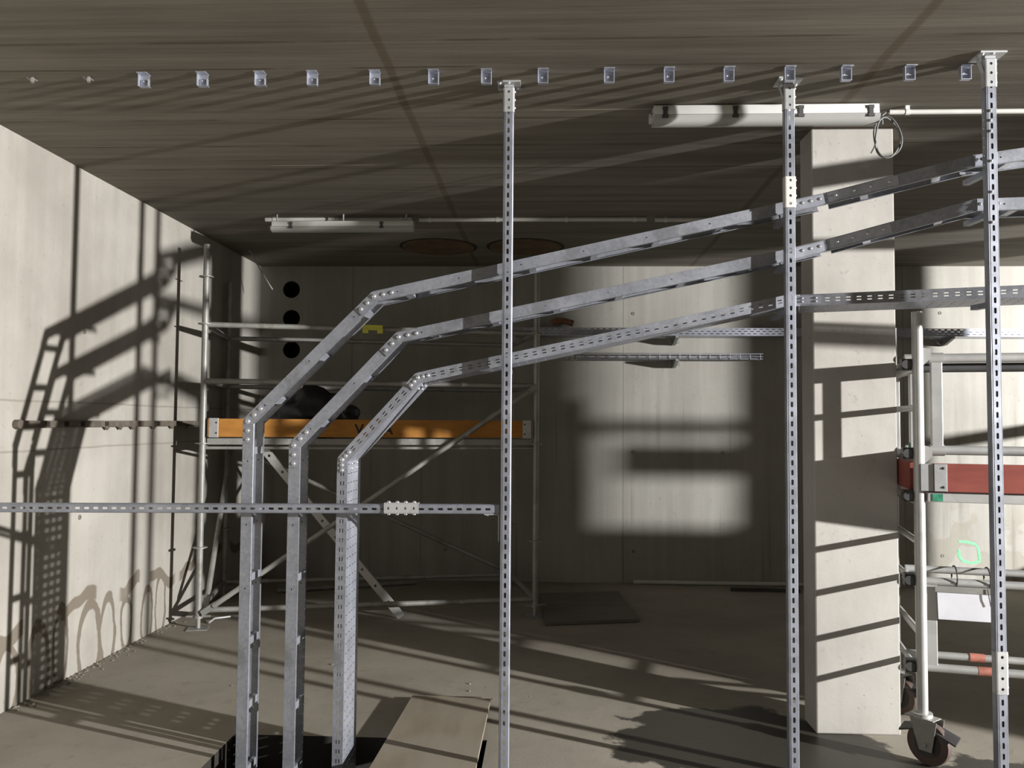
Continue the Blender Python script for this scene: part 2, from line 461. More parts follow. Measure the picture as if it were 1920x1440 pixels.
# tie holes left by the formwork
def tie(p, nrm, parent, r=.018):
    mb = MB(); p = V(p); nrm = V(nrm)
    mb.cyl(p-nrm*.001, p+nrm*.004, r, 18, r*.8, caps=False)
    mb.add([p+nrm*.001+q for q in [ (nrm.orthogonal().normalized()*math.cos(2*math.pi*i/18)+nrm.cross(nrm.orthogonal().normalized())*math.sin(2*math.pi*i/18))*r*.8 for i in range(18)]], [tuple(range(18))])
    o = mb.build('tie_hole', M['tieh'], parent, smooth=40); return o
wall_left_o = bpy.data.objects['wall_left']
for u, v in ((158, 622), (149, 970)): tie(wl(u, v), EX, wall_left_o)
for u, v in ((1187, 588), (1187, 847), (1355, 849), (835, 1030), (1188, 1034), (1762, 587), (1767, 1042), (1765, 850)): tie(at(u, v, YB), -EY, back)

# sprayed green mark on the back wall
pts = [at(u, v, YB-.002) for u, v in ((1797, 1015), (1812, 1016), (1828, 1020), (1834, 1027), (1836, 1040), (1837, 1053), (1822, 1056), (1806, 1052), (1799, 1044), (1798, 1030))]
mb = MB(); L_, R_ = [], []
for i, p in enumerate(pts):
    d = (pts[min(i+1, len(pts)-1)]-pts[max(i-1, 0)]).normalized(); w = .0125 if i % 3 else .010
    L_.append(p+V((-d.z, 0, d.x))*w); R_.append(p-V((-d.z, 0, d.x))*w)
for i in range(len(pts)-1): mb.quad(R_[i], R_[i+1], L_[i+1], L_[i])
o = mb.build('paint_mark', M['green'], back); o['label'] = 'bright green sprayed loop on the concrete'

# round plywood covers set in the ceiling
for u, lab in ((822, 'round brown plywood cover in the ceiling, farther from the slotted post on its left'), (985, 'round brown plywood cover in the ceiling, directly behind the leftmost slotted post')):
    c = fl(u, 462.5, ZC); t = thing('ceiling_cover', (c.x, c.y, ZC-.012), lab, 'ceiling cover', 'round covers in the ceiling')
    MB().cyl((c.x, c.y, ZC-.012), (c.x, c.y, ZC+.001), .325, 56).build('panel', M['disc'], t, smooth=40)
    mb = MB(); n = 56
    for i in range(n):
        a0, a1 = 2*math.pi*i/n, 2*math.pi*(i+1)/n
        P = lambda r, a, z: V((c.x+r*math.cos(a), c.y+r*math.sin(a), z))
        mb.quad(P(.325, a0, ZC-.003), P(.325, a1, ZC-.003), P(.352, a1, ZC-.003), P(.352, a0, ZC-.003))
        mb.quad(P(.352, a0, ZC-.003), P(.352, a1, ZC-.003), P(.352, a1, ZC), P(.352, a0, ZC))
    mb.build('joint', M['gap_shade'], t)

# ------------------------------------------------------------------ slotted posts
def channel(mb, O, t, f, L, w=.045, dep=.032, rc=.008, pitch=.0438, first=.03, sl=.025, sw=.0105, lip=.008):
    """open channel: O start point at the middle of the front face, t along it, f the way the face looks"""
    t, f = V(t).normalized(), V(f).normalized(); s = t.cross(f)   # s across the face
    hw = w/2-rc
    mb.slots(V(O)-s*hw, t, s, L, 2*hw, [(hw, pitch, first, sl, sw)] if sl else [])
    for g in (-1, 1):
        prof = [V(O)+s*g*hw]
        for a in (30, 60, 90):
            prof.append(V(O)+s*g*(hw+rc*math.sin(math.radians(a)))-f*rc*(1-math.cos(math.radians(a))))
        prof.append(V(O)+s*g*w/2-f*dep); prof.append(V(O)+s*g*(w/2-lip)-f*dep)
        for a, b in zip(prof[:-1], prof[1:]): mb.quad(a, a+t*L, b+t*L, b)

def post(x, y, ztop, zbot, label, sleeve, couplers, arms):
    root = thing('slotted_post', (x, y, 0), label, 'post', 'slotted steel posts from floor to ceiling')
    mb = MB(); channel(mb, (x, y, zbot), EZ, -EY, ztop-zbot-.02); mb.build('channel', M['galv'], root, solid=.003, weld=True)
    mb = MB(); mb.span((x-.055, y-.03, ztop-.008), (x+.055, y+.075, ztop)); mb.span((x-.022, y+.002, ztop-.09), (x+.022, y+.028, ztop-.008))
    mb.add([(x-.022, y+.002, ztop-.09), (x-.022, y+.028, ztop-.09), (x-.05, y+.028, ztop-.008), (x-.05, y+.002, ztop-.008)], [(0, 1, 2, 3)])
    mb.build('head_plate', M['cap'], root, bevel=.001)
    for dx, dy in ((-.042, -.015), (.0, -.018), (.042, .05)): bolt(root, (x+dx, y+dy, ztop-.008), -EZ, .008)
    mb = MB(); mb.span((x-.06, y-.035, zbot), (x+.06, y+.07, zbot+.008)); mb.build('base_plate', M['cap'], root)
    def coupler(z0, z1, nh, mat):
        mb = MB(); channel(mb, (x, y-.0035, z0), EZ, -EY, z1-z0, .052, .03, .008, (z1-z0)/nh, (z1-z0)/nh/2, .012, .012)
        o = mb.build('coupler', mat, root, solid=.002, weld=True)
        for i in range(nh): bolt(root, (x+.027, y+.012, z0+(z1-z0)*(i+.6)/nh), EX, .006)
        return o
    for z0, z1, nh, mt in couplers: coupler(z0, z1, nh, mt)
    if sleeve: coupler(sleeve, ztop-.025, 3, M['cap'])
    for z, ln in arms:
        mb = MB(); mb.bar((x, y+.034, z), (x, y+.034+ln, z+.006), .03, .022); mb.bar((x, y+.036, z-.05), (x, y+.036, z+.03), .04, .004, EY)
        mb.build('cantilever_arm', M['galv'], root, bevel=.001)
    return root

p1 = at(955, 150, 3.80); p2 = at(1480, 148, 3.79); p3 = at(1857, 104, 3.545)
P1 = (p1.x-.002, 3.80); P2 = (p2.x, 3.79); P3 = (p3.x, 3.545)
zz = lambda v, Y, u=960: at(u, v, Y).z
post(*P1, ZC, 0, 'leftmost slotted steel post, joined by the horizontal rail at mid height', zz(210, 3.8, 953), [], [(zz(526, 3.9, 955), .19), (zz(612, 3.9, 955), .19), (zz(696, 3.9, 955), .24)])
post(*P2, ZC, 0, 'middle slotted steel post just left of the concrete column', zz(205, 3.79, 1480), [(zz(389, 3.79, 1480), zz(331, 3.79, 1480), 4, M['white'])], [(zz(412, 3.86, 1480), .20), (zz(500, 3.86, 1480), .20), (zz(588, 3.86, 1480), .26)])
post(*P3, ZC, 0, 'rightmost slotted steel post, nearest the camera, right of the rolling scaffold leg', zz(163, 3.545, 1855), [(zz(1302, 3.545, 1870), zz(1222, 3.545, 1870), 4, M['cap'])], [(zz(325, 3.6, 1855), .19), (zz(405, 3.6, 1858), .19), (zz(574, 3.62, 1860), .14)])
rp3 = [o for o in bpy.data.objects if o.name.startswith('slotted_post')][-1]
for i in range(7): bolt(rp3, (P3[0]-.024, P3[1]+.014, zz(205+i*17, 3.545, 1846)), -EX, .005)
for v in (208, 226, 246, 302, 360, 417): bolt(rp3, (P3[0]-.006, P3[1]-.004, zz(v, 3.545, 1855)), -EY, .005)

# horizontal slotted rail on the left post
a = at(0, 952, 3.815); b = at(936.3, 955, 3.815); d = (b-a).normalized(); a = a-d*(a.x-XL-.001)/d.x
root = thing('slotted_rail', (a.x, a.y, a.z), 'horizontal slotted steel rail running from the left wall to the leftmost post', 'rail')
L = (b-a).length
mb = MB(); channel(mb, a, d, -EY, L, .041, .03, .006, .0438, .02); mb.build('channel', M['galv'], root, solid=.003, weld=True)
c0, c1 = at(720, 953, 3.81), at(785, 953.5, 3.81)
mb = MB(); channel(mb, c0-EY*.0035, d, -EY, (c1-c0).length, .049, .03, .005, .0395, .02, .008, .012); cp = mb.build('coupler', M['cap'], root, solid=.002, weld=True)
for i in range(4):
    p = c0+d*(.02+.0395*i)
    bolt(root, p+EZ*.0255+EY*.012, EZ, .008); bolt(root, p-EZ*.0255+EY*.012, -EZ, .008)
mb = MB(); e0 = b-EZ*.024
mb.box(e0-d*.035+EY*.015, .07, .03, .004, d, EY, EZ); mb.box(V((b.x-.0035, b.y+.015, b.z-.085)), .004, .03, .125)
mb.build('angle_bracket', M['cap'], root); bolt(root, e0-d*.055+EY*.015-EZ*.002, -EZ, .007)

# ------------------------------------------------------------------ cable trays
def frame(p, q):
    t = (q-p); L = t.length; t.normalize()
    b = (EY - EY.dot(t)*t).normalized(); n = t.cross(b)
    return t, b, n, L

def hinge(root, P, t0, t1, b, h, l0=.105, l1=.105, far=None):
    "two-leaf articulated connector around the bend point P, with its bolts"
    for k, off in enumerate((-.004, far)):
        if off is None: continue
        Q = P+b*off; mb = MB()
        for t, l, sg in ((t0, l0, -1), (t1, l1, 1)):
            n = t.cross(b)
            mb.prism([Q-n*h*.9, Q+t*sg*l-n*h*.9, Q+t*sg*l+n*h*.9, Q+n*h*.9], b*-.003)
        n0 = t0.cross(b)
        mb.prism([Q+(t0*math.cos(2*math.pi*i/20)+n0*math.sin(2*math.pi*i/20))*h*.9 for i in range(20)], b*-.0042)
        o = mb.build('hinge_connector', M['tray'], root)
        if k: continue
        for t, l, sg in ((t0, l0, -1), (t1, l1, 1)):
            for f in (.42, .82): bolt(root, Q+t*sg*l*f-b*.003, -b, .0085)
        bolt(root, Q-b*.0042, -b, .010)

def ladder_tray(label, pts, W, h=.052, bends=(), splices=(), start=0):
    root = thing('ladder_tray', pts[0], label, 'cable tray', 'ladder cable trays')
    segs = [frame(p, q) for p, q in zip(pts[:-1], pts[1:])]
    for (t, b, n, L), P in zip(segs, pts[:-1]):
        for far in (0, 1):
            O = P-n*h/2+b*(W if far else 0); s = -1 if far else 1
            mb = MB(); mb.slots(O, t, n, L, h, [(h*.5, .30, .11, .009, .006)])
            for e in (0, h): 
                mb.quad(O+n*e, O+n*e+t*L, O+n*e+t*L+b*s*.016, O+n*e+b*s*.016)
            mb.build('side_rail', M['tray'], root, solid=.002, weld=True)
        k = .16
        while k < L-.04:
            c = P+t*k-n*(h/2-.009)+b*W/2
            mb = MB(); mb.box(c-n*.006, .034, W-.006, .0025, t, b, n); 
            for g in (-1, 1): mb.box(c+t*g*.0158+n*.002, .0025, W-.006, .016, t, b, n)
            mb.build('rung', M['zinc'], root); k += .30
    for i in bends:
        hinge(root, pts[i], segs[i-1][0], segs[i][0], segs[i-1][1], h/2, far=W+.006)
    for i, k, l in splices:
        t, b, n, L = segs[i]; c = pts[i]+t*k
        mb = MB(); mb.box(c-b*.003, l, .003, h*.86, t, b, n); mb.build('splice_plate', M['zinc'], root)
        for g in (-.38, -.12, .12, .38): bolt(root, c+t*l*g-b*.005+n*.002, -b, .006)
    return root, segs

W1 = .15
def path(lst): return [at(u, v, Y) for u, v, Y in lst]
def extend(p, q, X):
    d = q-p; return p+d*((X-p.x)/d.x)
T1 = path([(466, 790, 3.90), (702, 556, 3.87), (1476, 388, 3.86), (1548, 372, 3.85), (1826, 302, 3.615), (1922, 288, 3.60)])
T2 = path([(552, 835, 3.90), (748, 632, 3.89), (1476, 478, 3.86), (1553, 459, 3.85), (1832, 384, 3.615), (1922, 381, 3.60)])
T1[-1] = extend(T1[-2], T1[-1], 3.9); T2[-1] = extend(T2[-2], T2[-1], 3.9)
T1 = [V((T1[0].x-.002, 3.90, -.5))]+T1; T2 = [V((T2[0].x-.002, 3.90, -.5))]+T2
r1, s1 = ladder_tray('outermost and highest galvanised ladder tray, rising from the pit and bending right to the ceiling', T1, W1, bends=(1, 2), splices=((3, .09, .16), (4, .16, .30), (5, .05, .10)))
r2, s2 = ladder_tray('middle galvanised ladder tray of the three bent runs, between the solid and the perforated one', T2, W1, bends=(1, 2), splices=((3, .09, .16), (4, .14, .26), (5, .05, .10)))

def perforated_tray(label, pts, W, h=.05, bends=(), joins=()):
    root = thing('perforated_tray', pts[0], label, 'cable tray')
    segs = [frame(p, q) for p, q in zip(pts[:-1], pts[1:])]
    for (t, b, n, L), P in zip(segs, pts[:-1]):
        O = P-n*h/2
        for far in (0, 1):
            mb = MB(); Q = O+b*(W if far else 0)
            mb.slots(Q, t, n, L, h, [(h*.36, .0445, .03, .02, .005), (h*.62, .0445, .03, .02, .005)])
            s = -1 if far else 1
            mb.quad(Q+n*h, Q+n*h+t*L, Q+n*h+t*L+b*s*.01-n*.003, Q+n*h+b*s*.01-n*.003)
            mb.build('side_flange', M['tray'], root, solid=.002, weld=True)
        mb = MB(); rows = [(W*(i+.5)/5, .0445, .03, .0042, W/5*.55) for i in range(5)]
        mb.slots(O, t, b, L, W, rows); mb.build('bottom_plate', M['zinc'], root, solid=.002, weld=True)
    for i in bends:
        hinge(root, pts[i], segs[i-1][0], segs[i][0], segs[i-1][1], h/2, .06, .06, far=W+.006)
        t, b, n, L = segs[i-1]
        for k in (-.045, -.022):
            for q in (.3, .7): bolt(root, pts[i]+t*k-n*(h/2+.002)+b*W*q, -n, .006)
    for i, k in joins:
        t, b, n, L = segs[i]; c = pts[i]+t*k
        mb = MB(); mb.box(c-b*.003, .10, .003, h*.8, t, b, n); mb.build('splice_plate', M['zinc'], root)
        for g in (-.03, .03):
            for e in (-.008, .008): bolt(root, c+t*g-b*.005+n*e, -b, .005)
    return root
T3 = path([(642, 862, 3.90), (784, 708, 3.89), (1476, 563, 3.86), (1500, 563, 3.86), (1922, 545.5, 3.62)])
T3[-1] = extend(T3[-2], T3[-1], 3.9)
T3 = [V((T3[0].x-.002, 3.90, -.5))]+T3
r3 = perforated_tray('innermost and lowest run of the three, a perforated steel tray with slotted sides', T3, .27, bends=(1, 2), joins=((4, .04),))

# ------------------------------------------------------------------ ceiling clips
ordn = ['first', 'second', 'third', 'fourth', 'fifth', 'sixth', 'seventh', 'eighth', 'ninth']
ups = [60, 165, 270, 380, 488, 586, 703, 813, 912, 1018, 1142, 1254, 1366, 1480, 1586, 1705, 1810]
for i, u in enumerate(ups):
    c = fl(u, 152-17*(u-60)/1750-(11 if i > 1 else 4), ZC)
    lab = {0: 'dull bent ceiling clip nearest the left wall', 1: 'dull bent ceiling clip, second from the left wall',
           8: 'small steel ceiling clip just left of the leftmost post head', 9: 'small steel ceiling clip just right of the leftmost post head',
           13: 'small steel ceiling clip directly over the middle post head', 12: 'small steel ceiling clip just left of the middle post head',
           14: 'small steel ceiling clip just right of the middle post head', 16: 'small steel ceiling clip just left of the rightmost post head',
           15: 'small steel ceiling clip, second to the left of the rightmost post head', 11: 'small steel ceiling clip above the left end of the strip light',
           10: 'small steel ceiling clip midway between leftmost post and strip light'}.get(i)
    if not lab: lab = 'small steel ceiling clip, %s from the left wall in the row' % ordn[i]
    t = thing('ceiling_clip', (c.x, c.y, ZC), lab, 'clip', 'row of ceiling clips')
    mt = M['zinc'] if i > 1 else M['tube']
    k = 1 if i > 1 else .7
    mb = MB()
    if i > 1:
        mb.box((c.x, c.y+.012, ZC-.031), .044, .003, .058)
        mb.box((c.x, c.y-.004, ZC-.0017), .048, .046, .003)
        mb.box((c.x-.022, c.y+.001, ZC-.030), .003, .024, .056)
        mb.box((c.x+.022, c.y+.003, ZC-(.042 if i < 7 else .032)), .003, .020, .034 if i < 7 else .054)
        mb.box((c.x+(.006 if i < 5 else 0), c.y+.003, ZC-.0595), .044, .022, .003)
        if i > 13: mb.box((c.x, c.y+.006, ZC-.036), .044, .012, .003)
    else:
        mb.span((c.x-.016, c.y-.02, ZC-.004), (c.x+.016, c.y+.02, ZC-.0002))
        mb.box((c.x+.012, c.y-.014, ZC-.012), .012, .022, .022, V((1, .4, .3)), V((-.4, 1, 0)), EZ)
    mb.build('bracket', mt, t, bevel=.0006)
    if i > 1: bolt(t, (c.x, c.y+.0105, ZC-.03), -EY, .0065)
    else: bolt(t, (c.x, c.y, ZC-.004), -EZ, .006)

# ------------------------------------------------------------------ strip lights and conduits
def strip_light(p0, p1, lab, clips, w=.095, h=.10, zt=None, big=True):
    "p0,p1: ends of the top centre line"
    p0, p1 = V(p0), V(p1); d = (p1-p0).normalized(); s = V((d.y, -d.x, 0)); c = (p0+p1)/2
    t = thing('strip_light', c, lab, 'lamp')
    def sect(prof, a, b):
        mb = MB(); n = len(prof)
        vs = [q+s*x+EZ*z for q in (a, b) for x, z in prof]
        mb.add(vs, [(i, (i+1) % n, n+(i+1) % n, n+i) for i in range(n)]+[tuple(range(n))[::-1], tuple(range(n, 2*n))]); return mb
    sect([(-w*.5, -h*.50), (-w*.46, -h*.04), (-w*.40, 0), (w*.40, 0), (w*.46, -h*.04), (w*.5, -h*.50)], p0, p1).build('housing', M['white'], t, bevel=.003, smooth=40)
    prof = [(w*.5*math.cos(a), -h*.52-h*.46*math.sin(a)) for a in [math.pi*k/12 for k in range(13)]]
    sect(prof, p0-d*.004, p1+d*.004).build('diffuser', M['diff'], t, smooth=35)
    mb = MB(); mb.cyl(p0+d*.04-EZ*h*.62, p1-d*.04-EZ*h*.62, .013, 12); mb.build('tube', M['white'], t, smooth=40)
    MB().cyl(p0-d*.018-EZ*h*.55, p0+d*.002-EZ*h*.55, h*.26, 16).build('cable_gland', M['conduit'], t, smooth=40)
    for u in clips:
        q = p0+d*u; mb = MB()
        mb.box(q+s*(w*.5+.002)-EZ*h*.40, .020, .005, h*.46, d, s, EZ); mb.box(q+s*(w*.5+.003)-EZ*h*.62, .030, .008, .014, d, s, EZ)
        mb.box(q+s*(w*.5+.003)-EZ*h*.20, .026, .007, .016, d, s, EZ)
        mb.build('clip', M['dark'], t)
    return t
def cxu(u, p0): return 0
a = at(1224, 228, 4.12); b = at(1643, 226, 4.12); a.z = b.z = ZC-.004
strip_light(a, b, 'large white strip light on the ceiling above the concrete column', [.055, .40, .72, 1.06])
a = at(512, 428, 6.25); b = at(776, 428, 6.25); a.z = b.z = at(640, 416, 6.25).z
t = strip_light(a, b, 'strip light hung under the far conduit, small and dim at the back left', [.15, .85], .085, .085)
for q in (a+V((.03, 0, 0)), b-V((.06, 0, 0)), (a+b)/2): MB().cyl(q, V((q.x, q.y, ZC)), .006, 8).build('hanger', M['cap'], t)

def conduit(u0, u1, v, Y, r, lab, clips):
    p, q = at(u0, v, Y), at(u1, v, Y); z = (p.z+q.z)/2; p.z = q.z = z
    t = thing('conduit', (p+q)/2, lab, 'conduit')
    MB().cyl(p, q, r, 14).build('pipe', M['conduit'], t, smooth=40)
    for u in clips:
        c = at(u, v, Y); mb = MB(); mb.cyl((c.x-.011, c.y, z), (c.x+.011, c.y, z), r*1.22, 14); mb.box((c.x, c.y, (z+ZC)/2+.004), .02, .014, ZC-z-.008)
        mb.build('pipe_clip', M['white'], t, smooth=40)
conduit(498, 772, 411.5, 6.36, .0165, 'far white conduit above the small strip light at the back left', (515, 634, 752))
conduit(786, 1212, 411.5, 6.36, .0165, 'far white conduit passing behind the leftmost post', (806, 933, 1062, 1190))
conduit(1228, 1500, 411.5, 6.36, .0165, 'far white conduit half hidden behind the sloping ladder trays', (1248, 1330, 1450))
conduit(1667, 2400, 207.5, 4.13, .0125, 'near white conduit on the ceiling right of the large strip light', (1701, 1960, 2220))

# coiled cable at the end of the near lamp
c = at(1664, 258, 4.10); pts = []
for i in range(59):
    a = math.radians(112+i*12.4); r = 1+.06*math.sin(i*.7)
    pts.append(c+V((.066*r*math.cos(a)+.004*math.sin(i*.21), .012*math.sin(i*.35), .10*r*math.sin(a)+.003*math.cos(i*.33))))
pts = [at(1652, 228, 4.11), at(1654, 234, 4.11), at(1655, 232, 4.11)]+pts+[at(1655, 216, 4.12), at(1661, 211, 4.13), at(1667, 207.5, 4.13)]
t = thing('cable_coil', c, 'loop of grey cable hanging between strip light end and conduit over the column', 'cable')
MB().sweep(pts, .0045, 8).build('cable', M['cable'], t, smooth=60)
mb = MB(); q = at(1642, 268, 4.09); mb.sweep([q+V((0, 0, .012)), q, q+V((-.012, 0, -.03)), q+V((-.022, .005, -.05))], .003, 6); mb.build('cable_tie', M['dark'], t)

# thin wire drooping from the ceiling at the back left
q = [at(466, 452, 7.6), at(470, 472, 7.6), at(482, 495, 7.62), at(498, 522, 7.65), at(511, 543, 7.68)]; q[0].z = ZC
tag(MB().sweep(q, .006, 6).build('hanging_wire', M['conduit'], smooth=60), 'thin pale wire drooping from the ceiling at the back left corner', 'wire')

# ------------------------------------------------------------------ rail fixed to the left wall
y0, y1 = wl(28, 795).y, wl(372, 795).y; z = 1.572
t = thing('wall_rail', (XL, (y0+y1)/2, z), 'long grey steel rail with hooked clips fixed along the left wall', 'rail')
mb = MB(); mb.span((XL+.0005, y0, z-.021), (XL+.03, y1, z+.021)); mb.build('channel', M['rail'], t, bevel=.003)
mb = MB(); mb.cyl((XL+.001, y0, z), (XL+.034, y0, z), .026, 18); mb.build('end_cap', M['rail'], t, smooth=40)
for u in (196, 221, 245, 284, 318, 345):
    y = wl(u, 795).y; mb = MB()
    mb.prism([V((XL+.031, y-.05, z-.018)), V((XL+.031, y+.02, z-.018)), V((XL+.031, y-.012, z-.042))], (-.012, 0, 0)); mb.build('hook', M['rail'], t)
for u in (80, 116, 147, 192, 290):
    y = wl(u, 795).y; MB().box((XL+.031, y, z), .003, .045, .03).build('shadow_block', M['gap_shade'], t)  # painted shadow: dark plates where the tray shadows cross the rail

# ------------------------------------------------------------------ trays along the back wall
def wall_tray(u0, u1, lab):
    p, q = at(u0, 627, 8.17), at(u1, 627, 8.17); z = 2.462
    t = thing('wall_tray', ((p.x+q.x)/2, 8.28, z), lab, 'cable tray')
    mb = MB(); L = q.x-p.x
    mb.slots((p.x, 8.17, z), EX, EZ, L, .075, [(.018, .06, .03, .035, .007), (.042, .06, .06, .035, .007), (.063, .06, .03, .035, .007)]); mb.build('side_flange', M['zinc'], t, solid=.002, weld=True)
    mb = MB(); mb.slots((p.x, 8.17, z), EX, EY, L, .20, [(.05, .06, .03, .03, .01), (.15, .06, .03, .03, .01)]); mb.build('bottom_plate', M['zinc'], t, solid=.002, weld=True)
    mb = MB(); mb.slots((p.x, 8.37, z), EX, EZ, L, .075, []); mb.build('side_flange', M['zinc'], t, solid=.002, weld=True)
    return t, z
t, z = wall_tray(962, 2040, 'perforated steel tray along the back wall, the upper and longer one')
def arm(parent, u, z):
    x = at(u, 630, 8.2).x; mb = MB()
    mb.prism([V((x-.015, YB, z)), V((x-.015, 8.14, z)), V((x-.015, 8.14, z-.02)), V((x-.015, 8.30, z-.07)), V((x-.015, YB, z-.075))], (.03, 0, 0))
    mb.prism([V((x-.09, YB-.002, z-.002)), V((x+.06, YB-.002, z-.002)), V((x+.06, YB-.002, z-.05)), V((x-.03, YB-.002, z-.06))], (0, -.05, 0))
    mb.build('cantilever_arm', M['tube'], parent)
for u in (1268, 1782): arm(t, u, z-.004)
p, q = at(1083, 668, 8.2), at(1430, 668, 8.2); z = 2.235
t = thing('wire_tray', ((p.x+q.x)/2, 8.28, z), 'short wire mesh tray on the back wall below the perforated one', 'cable tray')
mb = MB()
for y in (8.19, 8.24, 8.29, 8.34): mb.cyl((p.x, y, z), (q.x, y, z), .004, 6)
for y in (8.18, 8.35):
    mb.cyl((p.x, y, z+.05), (q.x, y, z+.05), .004, 6); mb.cyl((p.x, y, z+.022), (q.x, y, z+.022), .003, 6)
mb.build('long_wires', M['zinc'], t)
mb = MB(); k = p.x+.02
while k < q.x:
    mb.cyl((k, 8.18, z), (k, 8.35, z), .0035, 6); mb.cyl((k, 8.18, z), (k, 8.18, z+.05), .0035, 6); mb.cyl((k, 8.35, z), (k, 8.35, z+.05), .0035, 6); k += .098
mb.build('cross_wires', M['zinc'], t)
arm(t, 1268, z-.006)
mb = MB(); c = at(1056, 606, 8.3)
mb.sweep([c+V((-.11, .02, .01)), c+V((-.05, 0, .025)), c+V((.02, .01, .02)), c+V((.1, .02, 0))], .032, 10); tag(mb.build('rusty_wrap', M['rust'], smooth=50), 'reddish brown wrap lying on the upper back wall tray', 'wrap')

# ------------------------------------------------------------------ scaffold at the back left
A = V((-2.665, 6.33, 0)); B = fl(1003, 1156); B.z = 0
dv = (B-A).normalized(); pv = V((-dv.y, dv.x, 0)); WD = 1.12
C, D = A+pv*WD, B+pv*WD
if C.x < XL+.06: C.x = XL+.06
sc = thing('scaffold_tower', (A+D)/2, 'grey tube scaffold tower with an orange toe board at the back left', 'scaffold')
def tubep(parent, p, q, r=.0242, name='rail', mat='tube'):
    return MB().cyl(p, q, r, 14).build(name, M[mat], parent, smooth=40)
ZT = {0: 2.975, 1: 2.86, 2: 2.86, 3: 2.86}
for i, P in enumerate((A, B, C, D)):
    s = MB().hollow(P+EZ*.10, P+EZ*ZT[i], .0242, .004, 18).build('standard', M['tube'], sc, smooth=40)
    for z in (.62, 1.42, 2.35, 2.72) if i == 0 else (.62, 1.42, 2.35):
        MB().cyl(P+EZ*(z-.004), P+EZ*(z+.004), .055, 16).build('rosette', M['tube'], s, smooth=40)
    mb = MB(); mb.cyl(P+EZ*.006, P+EZ*.12, .017, 12); mb.cyl(P+EZ*.08, P+EZ*.10, .034, 12); mb.box(P+EZ*.004, .15, .15, .006, dv, pv, EZ); mb.bar(P+EZ*.095-dv*.09, P+EZ*.095+dv*.09, .012, .012)
    mb.build('base_jack', M['tube'], sc, smooth=40)
for z, n1 in ((2.345, 'guard_rail'), (1.905, 'guard_rail'), (.14, 'ledger')):
    tubep(sc, A+EZ*z, B+EZ*z, .021, n1)
    tubep(sc, C+EZ*z, D+EZ*z, .021, n1)
for P, Q in ((A, C), (B, D)):
    for z in (.14, 1.40, 1.905, 2.345): tubep(sc, P+EZ*z, Q+EZ*z, .021, 'transom')
mb = MB()
for k in range(3):
    o = pv*(WD*(k+.5)/3)
    mb.box((A+B)/2+o+EZ*1.435, (B-A).length-.06, WD/3-.02, .05, dv, pv, EZ)
mb.build('deck', M['tube'], sc, bevel=.003)
tubep(sc, A+EZ*1.385-pv*.0, B+EZ*1.385, .012, 'deck_rail')
f = -pv*.035
tb = MB().box((A+B)/2+f*.6+EZ*1.542, (B-A).length-.08, .028, .142, dv, pv, EZ).build('toe_board', M['orange'], sc, bevel=.002)
for P, g in ((A, 1), (B, -1)):
    c = P+dv*g*.085+f*.6+EZ*1.542
    o = MB().box(c, .07, .034, .15, dv, pv, EZ).build('end_cap', M['cap'], tb, bevel=.002)
    for z in (-.04, .04): bolt(tb, c-pv*.017+dv*g*.02+EZ*z, -pv, .006, 'rivet', M['dark'])
def text(s, size, P, xdir, zdir, mat, parent, name='lettering'):
    cu = bpy.data.curves.new(name, 'FONT'); cu.body = s; cu.size = size; cu.extrude = .0006; cu.offset = .002*size/.1
    tmp = bpy.data.objects.new('t', cu); COL.objects.link(tmp)
    me = bpy.data.meshes.new_from_object(tmp.evaluated_get(bpy.context.evaluated_depsgraph_get()))
    bpy.data.objects.remove(tmp)
    xd, zd = V(xdir).normalized(), V(zdir).normalized(); nn = xd.cross(zd)
    org = ROOT[parent.name]
    for v in me.vertices: v.co = V(P)+xd*v.co.x+zd*v.co.y+nn*v.co.z-org
    me.materials.clear(); me.materials.append(mat)
    o = bpy.data.objects.new(name, me); COL.objects.link(o); o.parent = parent; ROOT[o.name] = org; return o
for ch, u in (('V', 665), ('A', 719)):
    ww = at(u, 811, 6.5); k = (ww-A).dot(dv)
    text(ch, .115, A+dv*k+f*.6-pv*.0148+EZ*1.497, dv, EZ, M['lettering'], tb)
def brace(p, q, r=.021):
    mb = MB(); d = (q-p).normalized(); mb.cyl(p+d*.10, q-d*.10, r, 14); mb.bar(p, p+d*.13, .012, .045, EY.cross(d)); mb.bar(q-d*.13, q, .012, .045, EY.cross(d))
    return mb.build('diagonal_brace', M['tube'], sc, smooth=40)
brace(A+dv*.03-pv*.04+EZ*.12, B-pv*.04+EZ*1.905)
brace(C+dv*.05+pv*.03+EZ*1.36, D+pv*.03+EZ*.15)
brace(A+pv*.05+EZ*.15+dv*.045, C-pv*.05+EZ*1.36+dv*.045)

# things on or against the scaffold
k = (at(699, 618, 6.6)-A).dot(dv); c = A+dv*k+EZ*2.345-pv*.031
mb = MB(); mb.box(c-EZ*.004, .16, .012, .018, dv, pv, EZ)
for g in (-1, 1): mb.box(c+dv*g*.058-EZ*.018, .045, .016, .04, dv, pv, EZ)
mb.box(c+EZ*.026+pv*.018, .16, .05, .006, dv, pv, EZ); mb.box(c+EZ*.012, .16, .008, .024, dv, pv, EZ)
tag(mb.build('rail_clip', M['yellow'], bevel=.002), 'yellow plastic clip hung on the upper guard rail of the scaffold', 'clip')
